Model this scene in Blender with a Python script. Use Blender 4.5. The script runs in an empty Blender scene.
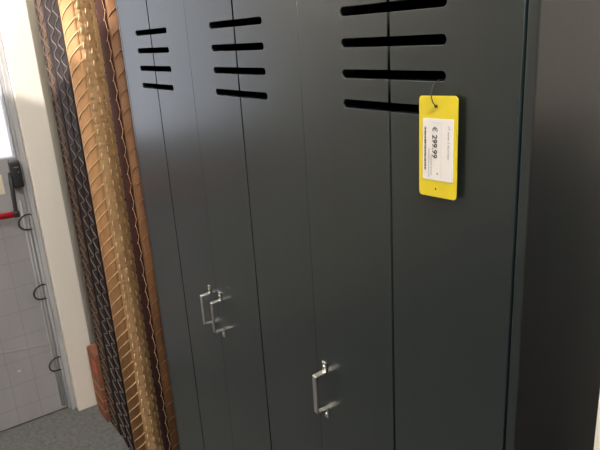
import bpy, bmesh, math, random
from mathutils import Vector, Matrix
random.seed(7)
scn = bpy.context.scene
COL = scn.collection

# ------------------------------------------------------------------ helpers
def link(o, parent=None):
    COL.objects.link(o)
    if parent is not None:
        o.parent = parent
        o.matrix_parent_inverse = Matrix.Identity(4)
    return o

def obj(name, bm, mat, parent=None, smooth=False):
    me = bpy.data.meshes.new(name)
    bm.normal_update()
    bm.to_mesh(me); bm.free()
    if isinstance(mat, (list, tuple)):
        for m in mat: me.materials.append(m)
    else:
        me.materials.append(mat)
    if smooth:
        for p in me.polygons: p.use_smooth = True
    return link(bpy.data.objects.new(name, me), parent)

def thing(name, label, cat, loc=(0, 0, 0), group=None):
    o = bpy.data.objects.new(name, None)
    o.empty_display_size = .05
    COL.objects.link(o); o.location = loc
    o['label'] = label; o['category'] = cat
    if group: o['group'] = group
    return o

def tag(o, label, cat, group=None):
    o['label'] = label; o['category'] = cat
    if group: o['group'] = group
    return o

def struct(o):
    o['kind'] = 'structure'; return o

def box(bm, lo, hi, bev=0, seg=2):
    """adds an (optionally bevelled) box to bm"""
    t = bmesh.new()
    bmesh.ops.create_cube(t, size=1)
    lo = Vector(lo); hi = Vector(hi)
    for v in t.verts:
        v.co = Vector(((v.co.x + .5) * (hi.x - lo.x) + lo.x, (v.co.y + .5) * (hi.y - lo.y) + lo.y, (v.co.z + .5) * (hi.z - lo.z) + lo.z))
    if bev:
        bmesh.ops.bevel(t, geom=t.edges[:], offset=bev, segments=seg, profile=.6, affect='EDGES')
    merge(bm, t)
    return bm

def merge(bm, t, mat=None):
    me = bpy.data.meshes.new('tmp')
    if mat is not None: bmesh.ops.transform(t, matrix=mat, verts=t.verts)
    t.to_mesh(me); t.free(); bm.from_mesh(me); bpy.data.meshes.remove(me)

def bxm(lo, hi, bev=0, seg=2):
    return box(bmesh.new(), lo, hi, bev, seg)

def tube(bm, pts, r, n=6, flat=None):
    """tube of radius r (or per-point list) along points"""
    pts = [Vector(p) for p in pts]
    rings = []
    N = len(pts)
    up = None
    for i, p in enumerate(pts):
        t = (pts[min(i + 1, N - 1)] - pts[max(i - 1, 0)]).normalized()
        if up is None:
            up = Vector((0, 1, 0)) if abs(t.y) < .9 else Vector((1, 0, 0))
        a = (up - t * up.dot(t)).normalized(); up = a
        b = t.cross(a)
        rr = r[i] if isinstance(r, (list, tuple)) else r
        rings.append([bm.verts.new(p + (a * math.cos(2 * math.pi * k / n) + b * math.sin(2 * math.pi * k / n)) * rr) for k in range(n)])
    for i in range(N - 1):
        for k in range(n):
            bm.faces.new((rings[i][k], rings[i][(k + 1) % n], rings[i + 1][(k + 1) % n], rings[i + 1][k]))
    bm.faces.new(rings[0][::-1]); bm.faces.new(rings[-1])
    return bm

def outline_solid(name, loops, y0, y1, bev):
    """flat outlines in (x, z) thickened from y0 (front) to y1 (back), edges chamfered; returns a bmesh"""
    cu = bpy.data.curves.new(name, 'CURVE')
    cu.dimensions = '2D'; cu.fill_mode = 'BOTH'
    cu.extrude = (y1 - y0) / 2 - bev; cu.bevel_depth = bev; cu.bevel_resolution = 2
    cu.offset = -bev
    for lp in loops:
        s = cu.splines.new('POLY'); s.points.add(len(lp) - 1); s.use_cyclic_u = True
        for q, p in zip(s.points, lp): q.co = (p[0], p[1], 0, 1)
    o = bpy.data.objects.new(name, cu); COL.objects.link(o)
    bpy.context.view_layer.update()
    me = bpy.data.meshes.new_from_object(o.evaluated_get(bpy.context.evaluated_depsgraph_get()))
    bpy.data.objects.remove(o); bpy.data.curves.remove(cu)
    bm = bmesh.new(); bm.from_mesh(me); bpy.data.meshes.remove(me)
    # curve plane (x, y, z) -> world (x, depth, z): y->z, z->-y
    M = Matrix(((1, 0, 0, 0), (0, 0, -1, (y0 + y1) / 2), (0, 1, 0, 0), (0, 0, 0, 1)))
    bmesh.ops.transform(bm, matrix=M, verts=bm.verts)
    bmesh.ops.recalc_face_normals(bm, faces=bm.faces)
    return bm

# ------------------------------------------------------------------ materials
def mat(name, color, rough=.5, spec=.5, metal=0, noise=None, bump=None, coat=0):
    m = bpy.data.materials.new(name); m.use_nodes = True
    nt = m.node_tree; b = nt.nodes['Principled BSDF']
    b.inputs['Base Color'].default_value = (*color, 1)
    b.inputs['Roughness'].default_value = rough
    b.inputs['Specular IOR Level'].default_value = spec
    b.inputs['Metallic'].default_value = metal
    b.inputs['Coat Weight'].default_value = coat
    tc = nt.nodes.new('ShaderNodeTexCoord')
    mp = nt.nodes.new('ShaderNodeMapping'); nt.links.new(tc.outputs['Object'], mp.inputs['Vector'])
    m['mp'] = mp.name
    if noise:                              # (scale, color2, amount-lo, amount-hi, stretch)
        sc, c2, lo, hi, st = noise
        mp.inputs['Scale'].default_value = st
        n = nt.nodes.new('ShaderNodeTexNoise'); n.inputs['Scale'].default_value = sc; n.inputs['Detail'].default_value = 5
        nt.links.new(mp.outputs['Vector'], n.inputs['Vector'])
        rp = nt.nodes.new('ShaderNodeMapRange'); rp.inputs[1].default_value = lo; rp.inputs[2].default_value = hi
        nt.links.new(n.outputs['Fac'], rp.inputs[0])
        mx = nt.nodes.new('ShaderNodeMix'); mx.data_type = 'RGBA'
        mx.inputs[6].default_value = (*color, 1); mx.inputs[7].default_value = (*c2, 1)
        nt.links.new(rp.outputs[0], mx.inputs[0]); nt.links.new(mx.outputs[2], b.inputs['Base Color'])
    if bump:                               # (scale, strength, distance)
        n2 = nt.nodes.new('ShaderNodeTexNoise'); n2.inputs['Scale'].default_value = bump[0]; n2.inputs['Detail'].default_value = 3
        nt.links.new(mp.outputs['Vector'], n2.inputs['Vector'])
        bp = nt.nodes.new('ShaderNodeBump'); bp.inputs['Strength'].default_value = bump[1]; bp.inputs['Distance'].default_value = bump[2]
        nt.links.new(n2.outputs['Fac'], bp.inputs['Height']); nt.links.new(bp.outputs['Normal'], b.inputs['Normal'])
    return m

ONE = (1, 1, 1)
M = {}
M['paint'] = mat('locker_paint', (.0105, .0165, .0187), .30, .62, noise=(30, (.0122, .0187, .0210), .35, .65, (1, 1, .06)), bump=(60, .05, .002), coat=.35)
M['paint'].node_tree.nodes['Principled BSDF'].inputs['Coat Roughness'].default_value = .27
M['groove'] = mat('groove_shade', (.006, .007, .008), .7, .2, noise=(40, (.008, .009, .010), .4, .6, ONE))  # near-black colour standing in for the shade inside the plank groove
M['inside'] = mat('locker_inside', (.012, .014, .015), .6, .3, noise=(20, (.015, .017, .018), .4, .6, ONE))
M['steel'] = mat('brushed_steel', (.74, .73, .68), .32, .5, 1, noise=(60, (.48, .47, .44), .3, .7, (1, 1, .1)))
M['yellow'] = mat('yellow_card', (.76, .60, .022), .42, .5, noise=(40, (.70, .55, .02), .3, .7, ONE))
M['paper'] = mat('label_paper', (.80, .76, .73), .6, .3, noise=(90, (.77, .73, .70), .3, .7, ONE))
M['ink'] = mat('ink', (.05, .045, .05), .6, .2)
M['inkgrey'] = mat('faded_ink', (.33, .31, .31), .6, .2)
M['inkmid'] = mat('grey_ink', (.16, .15, .15), .6, .2)
M['string'] = mat('dark_string', (.018, .014, .012), .5, .4)
M['tan'] = mat('tan_weave', (.34, .175, .078), .65, .22, noise=(26, (.42, .225, .10), .35, .65, (1, 1, .5)), bump=(120, .25, .004))
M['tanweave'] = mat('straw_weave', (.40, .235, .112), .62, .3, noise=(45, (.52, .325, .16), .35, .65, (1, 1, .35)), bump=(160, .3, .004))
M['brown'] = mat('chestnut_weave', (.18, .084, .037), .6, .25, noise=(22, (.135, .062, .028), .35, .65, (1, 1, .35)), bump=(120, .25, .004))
M['dark'] = mat('espresso_weave', (.014, .0085, .0095), .65, .22, noise=(40, (.028, .018, .019), .35, .65, (1, 1, .3)), bump=(120, .3, .004))
M['middark'] = mat('coffee_weave', (.105, .058, .035), .6, .25, noise=(40, (.055, .032, .023), .35, .65, (1, 1, .3)), bump=(120, .3, .004))
M['redbrown'] = mat('oxblood_weave', (.040, .011, .007), .75, .15, noise=(40, (.026, .008, .006), .35, .65, ONE))
M['pale'] = mat('pale_thread', (.74, .55, .33), .6, .3, noise=(70, (.66, .47, .27), .3, .7, ONE))
M['greythread'] = mat('grey_thread', (.23, .19, .17), .6, .3, noise=(70, (.16, .135, .12), .3, .7, ONE))
M['brownthread'] = mat('brown_thread', (.20, .14, .10), .6, .3, noise=(70, (.14, .10, .07), .3, .7, ONE))
M['white'] = mat('white_gloss_wood', (.94, .875, .79), .5, .4, noise=(14, (.91, .84, .75), .35, .7, (1, 1, .2)))
M['wall'] = mat('wall_plaster', (.66, .62, .55), .85, .2, noise=(8, (.62, .58, .51), .35, .65, ONE), bump=(150, .1, .002))
M['ceil'] = mat('ceiling_board', (.78, .78, .76), .9, .2, noise=(20, (.74, .74, .72), .35, .65, ONE))
M['carpet'] = mat('carpet', (.115, .116, .113), .95, .1, noise=(55, (.225, .223, .215), .33, .74, ONE), bump=(260, .6, .004))
M['carpet'].node_tree.nodes['Noise Texture'].inputs['Detail'].default_value = 9
M['carpet'].node_tree.nodes['Noise Texture'].inputs['Roughness'].default_value = .75
M['frame'] = mat('grey_frame', (.50, .50, .51), .4, .5, noise=(25, (.38, .38, .39), .35, .65, (1, 1, .15)))
M['black'] = mat('black_plastic', (.022, .023, .026), .38, .5, noise=(50, (.03, .031, .034), .3, .7, ONE))
M['red'] = mat('red_enamel', (.55, .012, .025), .3, .5, noise=(20, (.50, .01, .02), .3, .7, ONE))
M['carton'] = mat('rust_carton', (.30, .115, .055), .7, .3, noise=(18, (.22, .085, .055), .35, .65, (1, 1, 2)))
M['cartonedge'] = mat('pale_carton_edge', (.60, .37, .17), .7, .3, noise=(40, (.52, .31, .14), .35, .65, ONE))
M['redlabel'] = mat('red_label', (.55, .06, .04), .5, .4)
M['mahogany'] = mat('mahogany', (.30, .085, .06), .4, .4, noise=(7, (.15, .05, .04), .3, .7, (1, 1, .12)))
M['lamp'] = mat('lamp_metal', (.2, .2, .2), .5, .4)

# lower half of the exit door: grey laminated panel with a fine square grid and a creased film over it
def door_mat():
    m = mat('grid_panel', (.37, .362, .372), .3, .45, noise=(9, (.43, .42, .43), .3, .7, (1, 1, .25)), bump=(16, .22, .012))
    nt = m.node_tree; b = nt.nodes['Principled BSDF']
    src = b.inputs['Base Color'].links[0].from_socket
    tc = nt.nodes.new('ShaderNodeTexCoord'); sx = nt.nodes.new('ShaderNodeSeparateXYZ')
    nt.links.new(tc.outputs['Object'], sx.inputs[0])
    def line(out, per, off, w):
        a = nt.nodes.new('ShaderNodeMath'); a.operation = 'ADD'; a.inputs[1].default_value = off; nt.links.new(out, a.inputs[0])
        q = nt.nodes.new('ShaderNodeMath'); q.operation = 'PINGPONG'; q.inputs[1].default_value = per / 2; nt.links.new(a.outputs[0], q.inputs[0])
        c = nt.nodes.new('ShaderNodeMath'); c.operation = 'LESS_THAN'; c.inputs[1].default_value = w; nt.links.new(q.outputs[0], c.inputs[0])
        return c.outputs[0]
    l1 = line(sx.outputs['Y'], .092, .205 + .92, .0017); l2 = line(sx.outputs['Z'], .104, .02, .0017)
    mx = nt.nodes.new('ShaderNodeMath'); mx.operation = 'MAXIMUM'; nt.links.new(l1, mx.inputs[0]); nt.links.new(l2, mx.inputs[1])
    sc = nt.nodes.new('ShaderNodeMath'); sc.operation = 'MULTIPLY'; sc.inputs[1].default_value = .5; nt.links.new(mx.outputs[0], sc.inputs[0])
    mix = nt.nodes.new('ShaderNodeMix'); mix.data_type = 'RGBA'; mix.inputs[7].default_value = (.27, .265, .27, 1)
    nt.links.new(sc.outputs[0], mix.inputs[0]); nt.links.new(src, mix.inputs[6]); nt.links.new(mix.outputs[2], b.inputs['Base Color'])
    return m
M['grid'] = door_mat()

def glass_mat():
    m = bpy.data.materials.new('door_glass'); m.use_nodes = True
    nt = m.node_tree; nt.nodes.remove(nt.nodes['Principled BSDF'])
    out = nt.nodes['Material Output']
    tr = nt.nodes.new('ShaderNodeBsdfTransparent'); tr.inputs[0].default_value = (.80, .81, .84, 1)
    gl = nt.nodes.new('ShaderNodeBsdfGlossy'); gl.inputs['Roughness'].default_value = .08
    fr = nt.nodes.new('ShaderNodeFresnel'); fr.inputs[0].default_value = 1.45
    mx = nt.nodes.new('ShaderNodeMixShader')
    nt.links.new(fr.outputs[0], mx.inputs[0]); nt.links.new(tr.outputs[0], mx.inputs[1]); nt.links.new(gl.outputs[0], mx.inputs[2])
    nt.links.new(mx.outputs[0], out.inputs[0])
    return m
M['glass'] = glass_mat()

def emit(name, col, s):
    m = bpy.data.materials.new(name); m.use_nodes = True
    b = m.node_tree.nodes['Principled BSDF']
    b.inputs['Base Color'].default_value = (.8, .8, .8, 1)
    b.inputs['Emission Color'].default_value = (*col, 1); b.inputs['Emission Strength'].default_value = s
    return m

# ------------------------------------------------------------------ the setting
XW = -1.065                       # face of the wall with the exit door
YB = .50                          # wall behind the locker
R1, YF, ZC = 4.0, -3.0, 2.9
struct(obj('floor', bxm((-1.3, YF, -.1), (R1, YB, 0)), M['carpet']))
struct(obj('ceiling', bxm((-1.3, YF, ZC), (R1, YB, ZC + .1)), M['ceil']))
struct(obj('wall_back', bxm((-1.3, YB, 0), (R1, YB + .1, ZC)), M['wall']))
struct(obj('wall_right', bxm((R1, YF, 0), (R1 + .1, YB, ZC)), M['wall']))
struct(obj('wall_front', bxm((-1.3, YF - .1, 0), (R1, YF, ZC)), M['wall']))
DY0, DY1, DZ = -1.06, -.105, 2.06      # door opening
bm = bmesh.new()
box(bm, (XW - .12, -.085, 0), (XW, YB, ZC)); box(bm, (XW - .12, YF, 0), (XW, DY0 - .02, ZC)); box(bm, (XW - .12, DY0 - .02, DZ + .02), (XW, -.085, ZC))
struct(obj('wall_left', bm, M['wall']))
# white upright of the door surround
struct(obj('trim_1', bxm((XW, -.084, 0), (-1.0, .014, 2.16), .003), M['white']))
# grey metal door frame
bm = bmesh.new()
box(bm, (XW - .1, -.104, 0), (XW + .034, -.086, DZ + .02), .002)
box(bm, (XW - .1, DY0 - .02, 0), (XW + .034, DY0, DZ + .02), .002)
box(bm, (XW - .1, DY0, DZ), (XW + .034, -.104, DZ + .02), .002)
box(bm, (XW - .02, -.113, 0), (XW + .012, -.104, DZ), .001)
struct(obj('trim_2', bm, M['frame']))
# exit door
door = bpy.data.objects.new('door_1', None); COL.objects.link(door); door.location = (XW, -.105, 0); struct(door)
def D(name, bm, m, smooth=False, parent=door):
    """world-space mesh placed under the door"""
    p = parent; off = Vector(door.location)
    bmesh.ops.translate(bm, vec=-off, verts=bm.verts)
    return obj(name, bm, m, p, smooth)
LX = XW + .005                        # face of the door leaf
ZR = 1.118                            # top of the grey lower panel
bm = box(bmesh.new(), (LX - .04, DY0 + .004, .006), (LX, -.115, ZR), .002)
D('lower_panel', bm, M['grid'])
bm = bmesh.new()
box(bm, (LX - .04, -.122, ZR), (LX, -.115, DZ - .004), .002)
box(bm, (LX - .04, DY0 + .004, ZR), (LX, DY0 + .08, DZ - .004), .002)
box(bm, (LX - .04, DY0 + .08, DZ - .09), (LX, -.122, DZ - .004), .002)
D('glazing_frame', bm, mat('pale_stile', (.66, .66, .70), .35, .5, noise=(20, (.58, .58, .62), .3, .7, (1, 1, .2))))
D('glass_pane', bxm((LX - .024, DY0 + .08, ZR), (LX - .018, -.122, DZ - .09)), M['glass'])
bm = bmesh.new()                      # two upright beads and the lapped seam of the film
tube(bm, [(LX + .001, -.134, z) for z in (.02, .3, .6, .95)], .0042, 8)
tube(bm, [(LX + .001, -.1225, z) for z in (.02, .4, .85)], .003, 8)
D('edge_bead', bm, M['frame'], True)
bm = tube(bmesh.new(), [(LX, -.116, .318), (LX + .0005, -.2, .33), (LX + .0005, -.3, .345), (LX, -.45, .36)], .0022, 6)
D('film_seam', bm, mat('clear_film', (.42, .41, .40), .25, .6), True)
bm = bxm((LX, -.276, .243), (LX + .0012, -.262, .249)); D('white_sticker', bm, M['paper'])
bm = bxm((LX, -.235, .985), (LX + .001, -.178, 1.06)); D('cream_notice', bm, mat('cream_paper', (.78, .72, .58), .6, .3))
# small hinge clip on the frame
bm = bxm((LX - .0, -.135, 1.468), (LX + .012, -.114, 1.49), .002); D('hinge', bm, M['frame'])
# panic bar: housing, arm, red bar
bm = bxm((LX, -.149, 1.004), (LX + .05, -.112, 1.112), .009, 3)
for v in bm.verts:                    # housing narrows towards its foot
    if v.co.x > LX + .03: v.co.z += (v.co.z - 1.06) * -.06
hs = D('push_bar_housing', bm, M['black'], True)
bm = box(bmesh.new(), (LX + .05, -.138, 1.086), (LX + .0505, -.121, 1.0885)); box(bm, (LX + .05, -.128, 1.066), (LX + .0505, -.1205, 1.069))
D('housing_mark', bm, M['inkgrey'])
ob = []
bm = tube(bmesh.new(), [(LX + .03, -.152, 1.066), (LX + .045, -.156, 1.03), (LX + .055, -.160, .97), (LX + .06, -.163, .925), (LX + .06, -.164, .914)], [.007, .008, .0075, .0075, .009], 10)
box(bm, (LX + .046, -.175, .902), (LX + .074, -.152, .926), .006, 3)
D('push_bar_arm', bm, M['black'], True)
bm = tube(bmesh.new(), [(LX + .06, -.174, .914), (LX + .06, -.5, .914), (LX + .06, -.985, .914)], .0115, 16)
D('push_bar', bm, M['red'], True)
bm = bxm((LX, -1.02, 1.004), (LX + .05, -.985, 1.112), .009, 3); box(bm, (LX + .03, -1.01, .9), (LX + .07, -.985, 1.02), .006)
D('push_bar_housing', bm, M['black'], True)

# black cable ties looped through the film along the door edge
def cable_tie(z, label):
    pts = []
    for k in range(15):
        a = math.radians(60 + 212 * k / 14)
        pts.append((LX + .006 + .012 * math.sin(math.pi * k / 14), -.117 + .036 * math.cos(a) - .004, z + .031 * math.sin(a)))
    pts.append((LX + .004, -.104, z - .033))
    bm = bmesh.new()
    tube(bm, [(p[0] - LX, p[1] + .12, p[2] - z) for p in pts], .0030, 6)
    o = obj('cable_tie', bm, M['black'], None, True); o.location = (LX, -.12, z)
    tag(o, label, 'cable tie', 'cable ties down the edge of the exit door')
    bm = tube(bmesh.new(), [(.004, .018, .022), (.012, .023, .030), (.016, .026, .042)], [.005, .0052, .003], 6)
    obj('locking_head', bm, M['black'], o, True)
cable_tie(.860, 'black cable tie loop on the grey exit door just below the red push bar')
cable_tie(.560, 'black cable tie loop halfway down the grey exit door, middle of the three')
cable_tie(.226, 'black cable tie loop nearest the carpet at the foot of the grey exit door')

# ------------------------------------------------------------------ the locker
W = .36; FR = .0126; H = 1.90; DEP = .44; ZB = .09
Z1, PITCH, SH = 1.5226, .03705, .0054        # first slot, slot pitch, slot half height
XL, XR = -.0105, 3 * W + .0003 + FR
lock = thing('locker', 'tall anthracite three-door locker with louvre slots and bent steel handles', 'locker', (XL, 0, 0))
def L(name, bm, m, parent=lock, smooth=False):
    bmesh.ops.translate(bm, vec=-Vector(lock.location), verts=bm.verts)
    return obj(name, bm, m, parent, smooth)
L('side_panel', bxm((XL, 0, 0), (-.0005, DEP, H), .0022, 3), M['paint'])
L('side_panel', bxm((XR - FR, 0, 0), (XR, DEP, H), .0028, 3), M['paint'])
bm = bmesh.new()
box(bm, (XL, -.004, H), (XR, DEP, H + .02), .002)
L('top_panel', bm, M['paint'])
bm = bmesh.new()
box(bm, (-.0005, DEP - .008, .02), (XR - FR, DEP, H))
box(bm, (-.0005, .024, ZB - .03), (XR - FR, DEP - .008, ZB - .012))
for d in (1, 2): box(bm, (d * W - .008, .03, ZB - .012), (d * W + .008, DEP - .008, H))
L('interior', bm, M['inside'])
L('plinth', bxm((-.0005, .02, 0), (XR - FR, .035, ZB - .006)), M['paint'])
L('hat_shelf', bxm((.001, .05, 1.30), (XR - FR - .001, DEP - .008, 1.316)), M['inside'])

def door_half(x_out, x_in):
    """outline of one plank of a door: the four slots are notched into its inner edge"""
    s = 1 if x_in > x_out else -1
    r = .0045; hl = .0865
    xc = x_in + s * .0021
    pts = [(x_out, ZB), (x_in, ZB)]
    for k in (3, 2, 1, 0):
        zc = Z1 - k * PITCH
        xe = xc - s * hl
        pts.append((x_in, zc - SH))
        for a in range(0, 7):
            t = math.radians(-90 - 30 * a)
            pts.append((xe + s * SH + s * SH * math.cos(t), zc + SH * math.sin(t)))
        pts.append((x_in, zc + SH))
    pts += [(x_in, H - .004), (x_out, H - .004)]
    return pts
GAP = .0003
for d in range(3):
    xa = d * W + GAP; xb = (d + 1) * W - GAP
    if d == 2: xb = 3 * W - .0025
    c = d * W + W / 2
    bm = bmesh.new()
    merge(bm, outline_solid('plank', [door_half(xa, c - .0021)], 0, .020, .0005))
    merge(bm, outline_solid('plank', [door_half(xb, c + .0021)], 0, .020, .0005))
    z = ZB
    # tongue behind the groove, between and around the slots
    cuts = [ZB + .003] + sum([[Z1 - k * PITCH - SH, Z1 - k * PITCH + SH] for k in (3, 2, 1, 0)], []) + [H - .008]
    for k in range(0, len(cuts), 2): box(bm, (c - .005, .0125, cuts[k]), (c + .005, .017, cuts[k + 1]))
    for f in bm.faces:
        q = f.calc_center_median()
        if abs(q.x - c) < .006 and q.y > .0002: f.material_index = 1  # groove edges and tongue get the shade painted in as dark colour
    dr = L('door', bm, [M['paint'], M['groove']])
    # bent flat-bar handle
    hx = (.331, .379, .741)[d]; hw = .0048; zt, zb2, t = .9815, .9150, .0026; out = .0205; fl = .0185
    prof = [(-.0002, zt + fl), (-.0002, zt), (-out, zt - .0012), (-out, zb2 + .0012), (-.0002, zb2), (-.0002, zb2 - fl)]
    # thicken the (y, z) profile towards the door/outside
    outer = [(-t, zt + fl), (-t, zt + .0022), (-out - t + .001, zt + .0012), (-out - t, zt), (-out - t, zb2), (-out - t + .001, zb2 - .0012), (-t, zb2 - .0022), (-t, zb2 - fl)]
    inner = [(0, zt + fl), (0, zt - .0004), (-out + .0006, zt - .0014), (-out, zt - .0022), (-out, zb2 + .0022), (-out + .0006, zb2 + .0014), (0, zb2 + .0004), (0, zb2 - fl)]
    bm = bmesh.new(); n = len(outer)
    vs = [[bm.verts.new((hx + s * hw, y, zz)) for (y, zz) in pl] for s in (-1, 1) for pl in (outer, inner)]
    oL, iL, oR, iR = vs
    for i in range(n - 1):
        bm.faces.new((oL[i], oR[i], oR[i + 1], oL[i + 1])); bm.faces.new((iR[i], iL[i], iL[i + 1], iR[i + 1]))
        bm.faces.new((iL[i], oL[i], oL[i + 1], iL[i + 1])); bm.faces.new((oR[i], iR[i], iR[i + 1], oR[i + 1]))
    bm.faces.new((iL[0], iR[0], oR[0], oL[0])); bm.faces.new((oL[-1], oR[-1], iR[-1], iL[-1]))
    bmesh.ops.recalc_face_normals(bm, faces=bm.faces)
    bmesh.ops.bevel(bm, geom=bm.edges[:], offset=.0004, segments=1, affect='EDGES')
    # screws in the two feet
    for zz in (zt + fl * .6, zb2 - fl * .6):
        t2 = bmesh.new(); bmesh.ops.create_cone(t2, cap_ends=True, segments=14, radius1=.0027, radius2=.002, depth=.0016)
        merge(bm, t2, Matrix.Translation((hx, -t - .0006, zz)) @ Matrix.Rotation(math.radians(90), 4, 'X'))
    h = L('handle', bm, M['steel'], dr)
    h['label'] = 'bent steel handle'

# ------------------------------------------------------------------ price tag
TY = -.0075
TX = .0058
tg = thing('price_tag', 'yellow hanging price tag with a white 299.99 sticker, strung from a locker slot', 'price tag', (.9755, TY, 1.4508))
def T(name, bm, m, parent=tg, smooth=False):
    for v in bm.verts: v.co.x += TX * min(1, max(0, (1.4450 - v.co.z) / .018))
    bmesh.ops.translate(bm, vec=-Vector(tg.location), verts=bm.verts)
    return obj(name, bm, m, parent, smooth)
def rrect(x0, z0, x1, z1, r, skew=0, n=6):
    pts = []
    for cx, cz, a0 in ((x1 - r, z1 - r, 0), (x0 + r, z1 - r, 90), (x0 + r, z0 + r, 180), (x1 - r, z0 + r, 270)):
        for k in range(n + 1):
            a = math.radians(a0 + 90 * k / n); x = cx + r * math.cos(a); z = cz + r * math.sin(a)
            pts.append((x, z + skew * (x - (x0 + x1) / 2)))
    return pts
def circ(x, z, r, n=14): return [(x + r * math.cos(-2 * math.pi * k / n), z + r * math.sin(-2 * math.pi * k / n)) for k in range(n)]
bm = outline_solid('card', [rrect(.9497, 1.3188, 1.0040, 1.4292, .0042, .04), circ(.9748, 1.4184, .0017), circ(.9742, 1.3275, .0015)], TY, TY + .0012, .0002)
card = T('card', bm, M['yellow'])
bm = outline_solid('label', [rrect(.9556, 1.3378, .9993, 1.4053, .0014, .03)], TY - .0004, TY, .00005)
lab = T('sticker', bm, M['paper'])
def text(body, size, x, z, m, name, bold=0.0, sx=1.0):
    """text that reads downwards, its tops to the right"""
    cu = bpy.data.curves.new(name, 'FONT'); cu.body = body; cu.size = size; cu.offset = bold
    cu.align_x = 'LEFT'; cu.align_y = 'BOTTOM_BASELINE'
    o = bpy.data.objects.new(name, cu); COL.objects.link(o); bpy.context.view_layer.update()
    me = bpy.data.meshes.new_from_object(o.evaluated_get(bpy.context.evaluated_depsgraph_get()))
    bpy.data.objects.remove(o); bpy.data.curves.remove(cu)
    b = bmesh.new(); b.from_mesh(me); bpy.data.meshes.remove(me)
    for v in b.verts: v.co = Vector((x + v.co.y, TY - .0006, z - v.co.x * sx))
    bmesh.ops.recalc_face_normals(b, faces=b.faces)
    for f in b.faces:
        if f.normal.y > 0: f.normal_flip()
    return T(name, b, m, lab)
text('\u20ac', .0094, .9702, 1.3968, M['ink'], 'currency_sign', .00004, .97)
text('299.99', .0098, .9700, 1.3880, M['ink'], 'price_print', .00017, .97)
text('VT wonen 3 deurs kast', .0040, .9916, 1.3985, M['inkmid'], 'title_print', 0, .93)
bm = bmesh.new(); random.seed(3); z = 1.3955
while z > 1.3475:
    h = random.choice((.0003, .0005, .0008)); box(bm, (.9582, TY - .0006, z - h), (.9606, TY - .0004, z)); z -= h + random.choice((.0003, .0004, .0007))
T('barcode', bm, M['ink'], lab)
bm = bmesh.new()
for x in (.9643, .9676):                     # rows of print too small to read
    z = 1.372 if x < .966 else 1.366
    while z > 1.342:
        h = random.uniform(.0006, .002); box(bm, (x, TY - .00055, z - h), (x + .0011, TY - .0004, z)); z -= h + .0006
box(bm, (.9764, TY - .0006, 1.3445), (.9782, TY - .0004, 1.3465))
T('small_print', bm, M['inkgrey'], lab)
bm = bmesh.new()
box(bm, (.9822, TY - .00052, 1.342), (.9825, TY - .0004, 1.401)); box(bm, (.9685, TY - .00052, 1.4007), (.9825, TY - .0004, 1.401))
T('ruled_line', bm, mat('rule_grey', (.58, .55, .54), .6, .2), lab)
bm = tube(bmesh.new(), [(.9775, .022, 1.4470), (.9768, .010, 1.4452), (.9755, -.001, 1.4438), (.9735, -.006, 1.4405), (.9712, -.0095, 1.434), (.9714, -.0112, 1.428), (.9728, -.0108, 1.4225), (.9745, -.0088, 1.4188), (.9752, -.0062, 1.4178)], .0007, 8)
T('string', bm, M['string'], tg, True)
bm = bmesh.new(); bmesh.ops.create_uvsphere(bm, u_segments=10, v_segments=8, radius=.0015)
bmesh.ops.translate(bm, vec=(.9750, -.0085, 1.4182), verts=bm.verts); T('knot', bm, M['string'], tg, True)

# ------------------------------------------------------------------ folding screens beside the locker
SZ = 1.78                                   # height of the screens
def zigzag(bm, x, amp, per, y=-.0025, r=.0015, ph=0, z0=.01, z1=SZ - .01, kind='wave'):
    pts = []; z = z0; n = 8
    i = 0
    while z < z1:
        t = (i / n + ph) % 1
        if kind == 'wave': dx = math.sin(2 * math.pi * t)
        else: dx = (t * 2 - 1) if t < .8 else (1 - (t - .8) * 10)
        pts.append((x + amp * dx * (1 + .12 * math.sin(i * 1.7)), y - .0006 * math.cos(4 * math.pi * t), z)); z += per / n; i += 1
    tube(bm, pts, r, 5); return bm
def screen(label, x0):
    return thing('folding_screen', label, 'folding screen', (x0, 0, 0), 'woven folding screens beside the door post')
def S(s, name, bm, m, parent=None, smooth=False):
    bmesh.ops.translate(bm, vec=-Vector(s.location), verts=bm.verts)
    return obj(name, bm, m, parent or s, smooth)
# dark screen with a lighter coffee coloured leaf
s = screen('dark brown woven folding screen with one coffee-coloured leaf, nearest the white door post', -.828)
for (a, b, m, y) in ((-.828, -.797, M['dark'], 0), (-.795, -.737, M['middark'], .001), (-.734, -.704, M['dark'], .002)):
    p = S(s, 'leaf', bxm((a, y, .004), (b, .40, SZ), .008, 3), m, None, True)
    bm = bmesh.new()
    if m is M['middark']:
        p['label'] = 'coffee-coloured leaf'
        zigzag(bm, a + .004, .022, .050, y - .001, .0013)
        S(s, 'stitching', bm, M['brownthread'], p, True)
        S(s, 'stitching', zigzag(bmesh.new(), b - .004, .022, .050, y - .001, .0013, ph=.4), M['brownthread'], p, True)
    else: bm.free()
# all dark screen
s = screen('blackish brown folding screen with grey zigzag stitching, left of the straw-coloured roll', -.701)
for i, (a, b, y) in enumerate(((-.701, -.664, .003), (-.661, -.600, .0), (-.597, -.535, .002))):
    p = S(s, 'leaf', bxm((a, y, .004), (b, .40, SZ), .009, 3), M['dark'], None, True)
    if i: S(s, 'stitching', zigzag(bmesh.new(), (a + .022 if i == 1 else a + .028), .026, .050, y - .0015, .0014, ph=.3 * i), M['greythread'], p, True)

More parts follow.
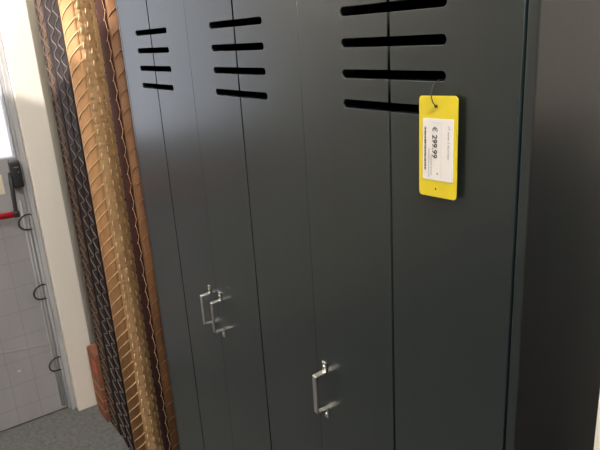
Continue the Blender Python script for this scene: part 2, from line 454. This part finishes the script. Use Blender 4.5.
# ------------------------------------------------------------------ rolled mats standing on end next to the locker
VIEW = math.radians(-15)                    # the side of the rolls that faces the aisle
def sector(bm, r, a0, a1, z0, z1, t=.004, n=26):
    """curved band of thickness t wrapped round a roll between two angles"""
    ring = []
    for k in range(n + 1):
        a = a0 + (a1 - a0) * k / n
        e = min(1, k / 2, (n - k) / 2)
        ring.append((math.cos(a), math.sin(a), r + t * (.25 + .75 * e)))
    lo = [bm.verts.new((c * q, s_ * q, z0)) for c, s_, q in ring]; hi = [bm.verts.new((c * q, s_ * q, z1)) for c, s_, q in ring]
    il = [bm.verts.new((c * (r - .002), s_ * (r - .002), z0)) for c, s_, q in ring]; ih = [bm.verts.new((c * (r - .002), s_ * (r - .002), z1)) for c, s_, q in ring]
    for k in range(n):
        bm.faces.new((lo[k], lo[k + 1], hi[k + 1], hi[k])); bm.faces.new((hi[k], hi[k + 1], ih[k + 1], ih[k])); bm.faces.new((il[k + 1], il[k], ih[k], ih[k + 1])); bm.faces.new((lo[k + 1], lo[k], il[k], il[k + 1]))
    bm.faces.new((lo[0], hi[0], ih[0], il[0])); bm.faces.new((lo[-1], il[-1], ih[-1], hi[-1]))
    return bm
def core(r, z0, z1, n=40):
    """the roll: an outer skin and the spiral of its turns on the end"""
    bm = bmesh.new()
    bmesh.ops.create_cone(bm, cap_ends=True, segments=n, radius1=r, radius2=r, depth=z1 - z0)
    bmesh.ops.translate(bm, vec=(0, 0, (z0 + z1) / 2), verts=bm.verts)
    pts = []
    for k in range(90):
        a = k * .24; q = r * .96 * (1 - k / 100)
        pts.append((q * math.cos(a), q * math.sin(a), z1))
    tube(bm, pts, .0022, 5)
    return bm
def on(r, a, z): return (r * math.cos(a), r * math.sin(a), z)
def slants(r, a0, a1, per, rise, rad, z0=.02, z1=SZ - .07):
    bm = bmesh.new(); z = z0
    while z < z1:
        j = random.uniform(-.003, .003); pts = []
        for k in range(9):
            t = k / 8
            zz = z + j + rise * (t ** 1.1) - (.006 * (1 - t * 5) if t < .2 else 0)
            pts.append(on(r + (0 if k in (0, 8) else .0012), a0 + (a1 - a0) * t, zz))
        tube(bm, pts, rad, 5); z += per
    return bm
def loops(r, a0, amp, per, rad, z0=.02, z1=SZ - .03):
    pts = []; z = z0; i = 0
    while z < z1:
        t = i / 18 * 2 * math.pi
        pts.append(on(r + .0008, a0 + amp * (math.sin(t) + .25 * math.sin(2 * t + .6)), z + per * .12 * math.sin(2 * t))); z += per / 18; i += 1
    return tube(bmesh.new(), pts, rad, 5)

# straw coloured roll: plain bound edge, then the woven field in relief
RC = .0475
s = thing('rolled_mat', 'straw-coloured rolled woven mat with a plain slant-stitched edge, left of the chestnut roll', 'rolled mat', (-.402, .0235, 0), 'rolled woven mats standing on end')
obj('roll', core(RC - .006, .004, SZ), M['tan'], s)
bm = bmesh.new()
f0, f1 = VIEW + math.radians(-14), VIEW + math.radians(255)
nx, nz = 150, 430; ncell = 11; dz = .0176
vv = []
for iz in range(nz + 1):
    z = .006 + (SZ - .012) * iz / nz; row = []
    for ix in range(nx + 1):
        t = ix / nx; a = f0 + (f1 - f0) * t
        u = t * ncell; v = z / dz; fu, fv = u % 1, v % 1
        par = (int(math.floor(u)) + int(math.floor(v))) % 2
        rib = abs(math.sin(math.pi * fu)) ** .5; rw = abs(math.sin(math.pi * fv)) ** .5
        h = .0029 * (rib * (.55 + .45 * rw) if par else rw * (.35 + .5 * rib))
        row.append(bm.verts.new(on(RC - .003 + h, a, z)))
    vv.append(row)
for iz in range(nz):
    for ix in range(nx):
        bm.faces.new((vv[iz][ix], vv[iz][ix + 1], vv[iz + 1][ix + 1], vv[iz + 1][ix]))
nb = len(bm.faces); random.seed(11); k = 0; z = .02
while z < SZ - .05:
    for c in range(ncell):
        if (c + k) % 2: continue
        a = f0 + (f1 - f0) * (c + .5) / ncell; j = random.uniform(-.003, .003)
        tube(bm, [on(RC - .002, a - .02, z + j), on(RC + .0016, a, z + .004 + j), on(RC + .0018, a + .01, z + .012 + j), on(RC - .002, a + .03, z + .018 + j)], .0016, 5)
    z += dz; k += 1
for i, f in enumerate(bm.faces): f.material_index = 1 if i >= nb else 0; f.smooth = True
obj('woven_field', bm, [M['tanweave'], M['pale']], s)
p = obj('edge_band', sector(bmesh.new(), RC - .003, VIEW + math.radians(-100), VIEW + math.radians(-12), .004, SZ, .0045), M['tan'], s, True)
obj('stitching', slants(RC + .0016, VIEW + math.radians(-72), VIEW + math.radians(-10), .040, .046, .0014), M['pale'], p, True)

# chestnut roll in the corner between the straw roll and the locker, with an oxblood binding
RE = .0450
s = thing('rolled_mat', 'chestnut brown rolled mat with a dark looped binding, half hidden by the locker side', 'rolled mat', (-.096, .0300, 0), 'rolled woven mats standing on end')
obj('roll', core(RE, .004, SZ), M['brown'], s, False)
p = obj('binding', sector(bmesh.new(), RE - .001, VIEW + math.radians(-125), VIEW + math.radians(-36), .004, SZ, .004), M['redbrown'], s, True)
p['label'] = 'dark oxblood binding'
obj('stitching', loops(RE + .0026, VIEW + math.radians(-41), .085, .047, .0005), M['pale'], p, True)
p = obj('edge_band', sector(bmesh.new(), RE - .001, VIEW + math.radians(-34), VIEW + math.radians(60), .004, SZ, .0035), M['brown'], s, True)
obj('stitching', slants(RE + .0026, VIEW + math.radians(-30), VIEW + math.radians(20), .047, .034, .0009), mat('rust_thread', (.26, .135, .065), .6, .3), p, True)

# ------------------------------------------------------------------ carton on the floor by the door post
ct = thing('carton', 'narrow rust-brown carton with a red label on the carpet beside the white post', 'carton', (-.958, -.012, 0))
def K(name, bm, m, parent=ct):
    bmesh.ops.translate(bm, vec=-Vector(ct.location), verts=bm.verts); return obj(name, bm, m, parent)
bm = bxm((-.958, -.012, .001), (-.838, .20, .305), .004, 2)
K('box_body', bm, M['carton'])
bm = bxm((-.9595, -.0135, .001), (-.953, -.006, .307), .0015); K('corner_strip', bm, M['cartonedge'])
bm = bxm((-.956, -.010, .305), (-.840, .19, .312), .003); K('lid_flap', bm, M['carton'])
bm = bxm((-.905, -.0129, .222), (-.846, -.0119, .276)); K('red_label', bm, M['redlabel'])
bm = bmesh.new()
for z in (.05, .10, .155): box(bm, (-.9595, -.0132, z), (-.8368, .2, z + .006), .001)
K('strap', bm, mat('strap_brown', (.36, .18, .11), .5, .4))

# ------------------------------------------------------------------ chest right of the locker
CX, CY = 1.29, -.218
ch = thing('chest', 'reddish brown chest with a white front standing right of the locker', 'chest', (CX, CY, 0))
def Q(name, bm, m, parent=ch):
    bmesh.ops.translate(bm, vec=-Vector(ch.location), verts=bm.verts); return obj(name, bm, m, parent)
Q('body', bxm((CX + .001, CY + .018, .06), (CX + .8, .44, 1.325), .004), M['mahogany'])
Q('top_board', bxm((CX - .002, CY, 1.325), (CX + .81, .445, 1.35), .004), M['mahogany'])
Q('plinth', bxm((CX + .03, CY + .05, 0), (CX + .77, .42, .06)), M['mahogany'])
for z0, z1 in ((.07, .48), (.486, .90), (.906, 1.32)):
    dd = Q('drawer_front', bxm((CX, CY, z0), (CX + .80, CY + .018, z1), .002), M['white'])
    bm = bmesh.new(); bmesh.ops.create_uvsphere(bm, u_segments=14, v_segments=10, radius=.014)
    bmesh.ops.translate(bm, vec=(CX + .4, CY - .013, (z0 + z1) / 2), verts=bm.verts); Q('knob', bm, M['steel'], dd)

# ------------------------------------------------------------------ lamps
def ceiling_lamp(x, y, label, m):
    t = thing('ceiling_light', label, 'ceiling light', (x, y, ZC), 'ceiling lights')
    bm = bmesh.new(); box(bm, (-.62, -.15, -.05), (.62, .15, -.0005), .004); obj('housing', bm, M['lamp'], t)
    obj('diffuser', bxm((-.6, -.13, -.058), (.6, .13, -.0505)), m, t)
ceiling_lamp(1.75, -.42, 'long ceiling light over the aisle in front of the locker', emit('lamp_diffuser', (1, .965, .92), 58))
ceiling_lamp(-.15, -1.35, 'long ceiling light over the aisle near the exit door', emit('lamp_diffuser', (1, .965, .92), 26))

# added, unseen spot: two flaps cut its beam over the screens and beside the locker
SP = Vector((-.35, -2.2, 2.62))
ts = thing('added_spot', 'added unseen spotlight with two flaps that shape its beam', 'spotlight', SP)
def d_(x, y, z): return (Vector((x, y, z)) - SP).normalized()
def G(name, pts, thick_dir):
    bm = bmesh.new(); a = [bm.verts.new(Vector(p) - SP) for p in pts]; b = [bm.verts.new(Vector(p) - SP + Vector(thick_dir) * .002) for p in pts]
    bm.faces.new(a); bm.faces.new(b[::-1]); n = len(a)
    for i in range(n): bm.faces.new((a[i], a[(i + 1) % n], b[(i + 1) % n], b[i]))
    bmesh.ops.recalc_face_normals(bm, faces=bm.faces)
    return obj(name, bm, M['lamp'], ts)
R_ = .22
sl = .25                                    # the cut falls gently towards the door
eL = SP + d_(-2.2, 0, 1.485 - sl * 1.9) * R_ * 1.35; eR = SP + d_(1.6, 0, 1.485 + sl * 1.9) * R_ * 1.35
dn = Vector((0, .03, -.30))
G('flap', [eL, eR, eR + dn, eL + dn], (0, -1, -.2))
tT = SP + d_(-.008, 0, 3.4) * R_; tB = SP + d_(-.008, 0, .2) * R_
rt = Vector((.35, .0, 0))
G('flap', [tB, tT, tT + rt, tB + rt], (0, -1, 0))
bm = bmesh.new(); bmesh.ops.create_cone(bm, cap_ends=True, segments=24, radius1=.045, radius2=.045, depth=.12)
ax = d_(-.7, 0, 1.9)
bmesh.ops.transform(bm, matrix=Matrix.Translation(-ax * .09) @ ax.to_track_quat('Z', 'Y').to_matrix().to_4x4(), verts=bm.verts)
obj('can', bm, M['lamp'], ts)
obj('stem', tube(bmesh.new(), [-ax * .09, Vector((-ax.x * .09, -ax.y * .09, ZC - SP.z))], .008, 8), M['lamp'], ts)
ld = bpy.data.lights.new('added_spot_lamp', 'SPOT')
ld.energy = 700; ld.color = (1, .95, .87); ld.spot_size = math.radians(95); ld.spot_blend = .6; ld.shadow_soft_size = .0022
lo = bpy.data.objects.new('added_spot_lamp', ld); COL.objects.link(lo); lo.location = SP
lo.rotation_euler = ax.to_track_quat('-Z', 'Y').to_euler()

# daylight outside the glazed door
w = bpy.data.worlds.new('sky'); scn.world = w; w.use_nodes = True
bg = w.node_tree.nodes['Background']; bg.inputs[0].default_value = (.95, .96, 1, 1); bg.inputs[1].default_value = 2.3

# ------------------------------------------------------------------ camera
cam = bpy.data.cameras.new('camera'); co = bpy.data.objects.new('camera', cam); COL.objects.link(co)
right = Vector((.5687023792709321, .8203303973675173, -.06029629314006066))
down = Vector((.21745853711952098, -.22064179037430257, -.9508043883860972))
fwd = Vector((-.7932776238149031, .5276127741964495, -.30386735931867975))
m = Matrix((right, -down, -fwd)).transposed().to_4x4()
m.translation = Vector((1.4286747974876388, -.4883030150013234, 1.5))
co.matrix_world = m
cam.sensor_fit = 'HORIZONTAL'; cam.sensor_width = 36; cam.lens = 598.2385 * 36 / 600
cam.clip_start = .01
scn.camera = co
scn.view_settings.view_transform = 'Standard'; scn.view_settings.look = 'None'
scn.view_settings.gamma = 1; scn.view_settings.use_curve_mapping = False
scn.view_settings.exposure = 0
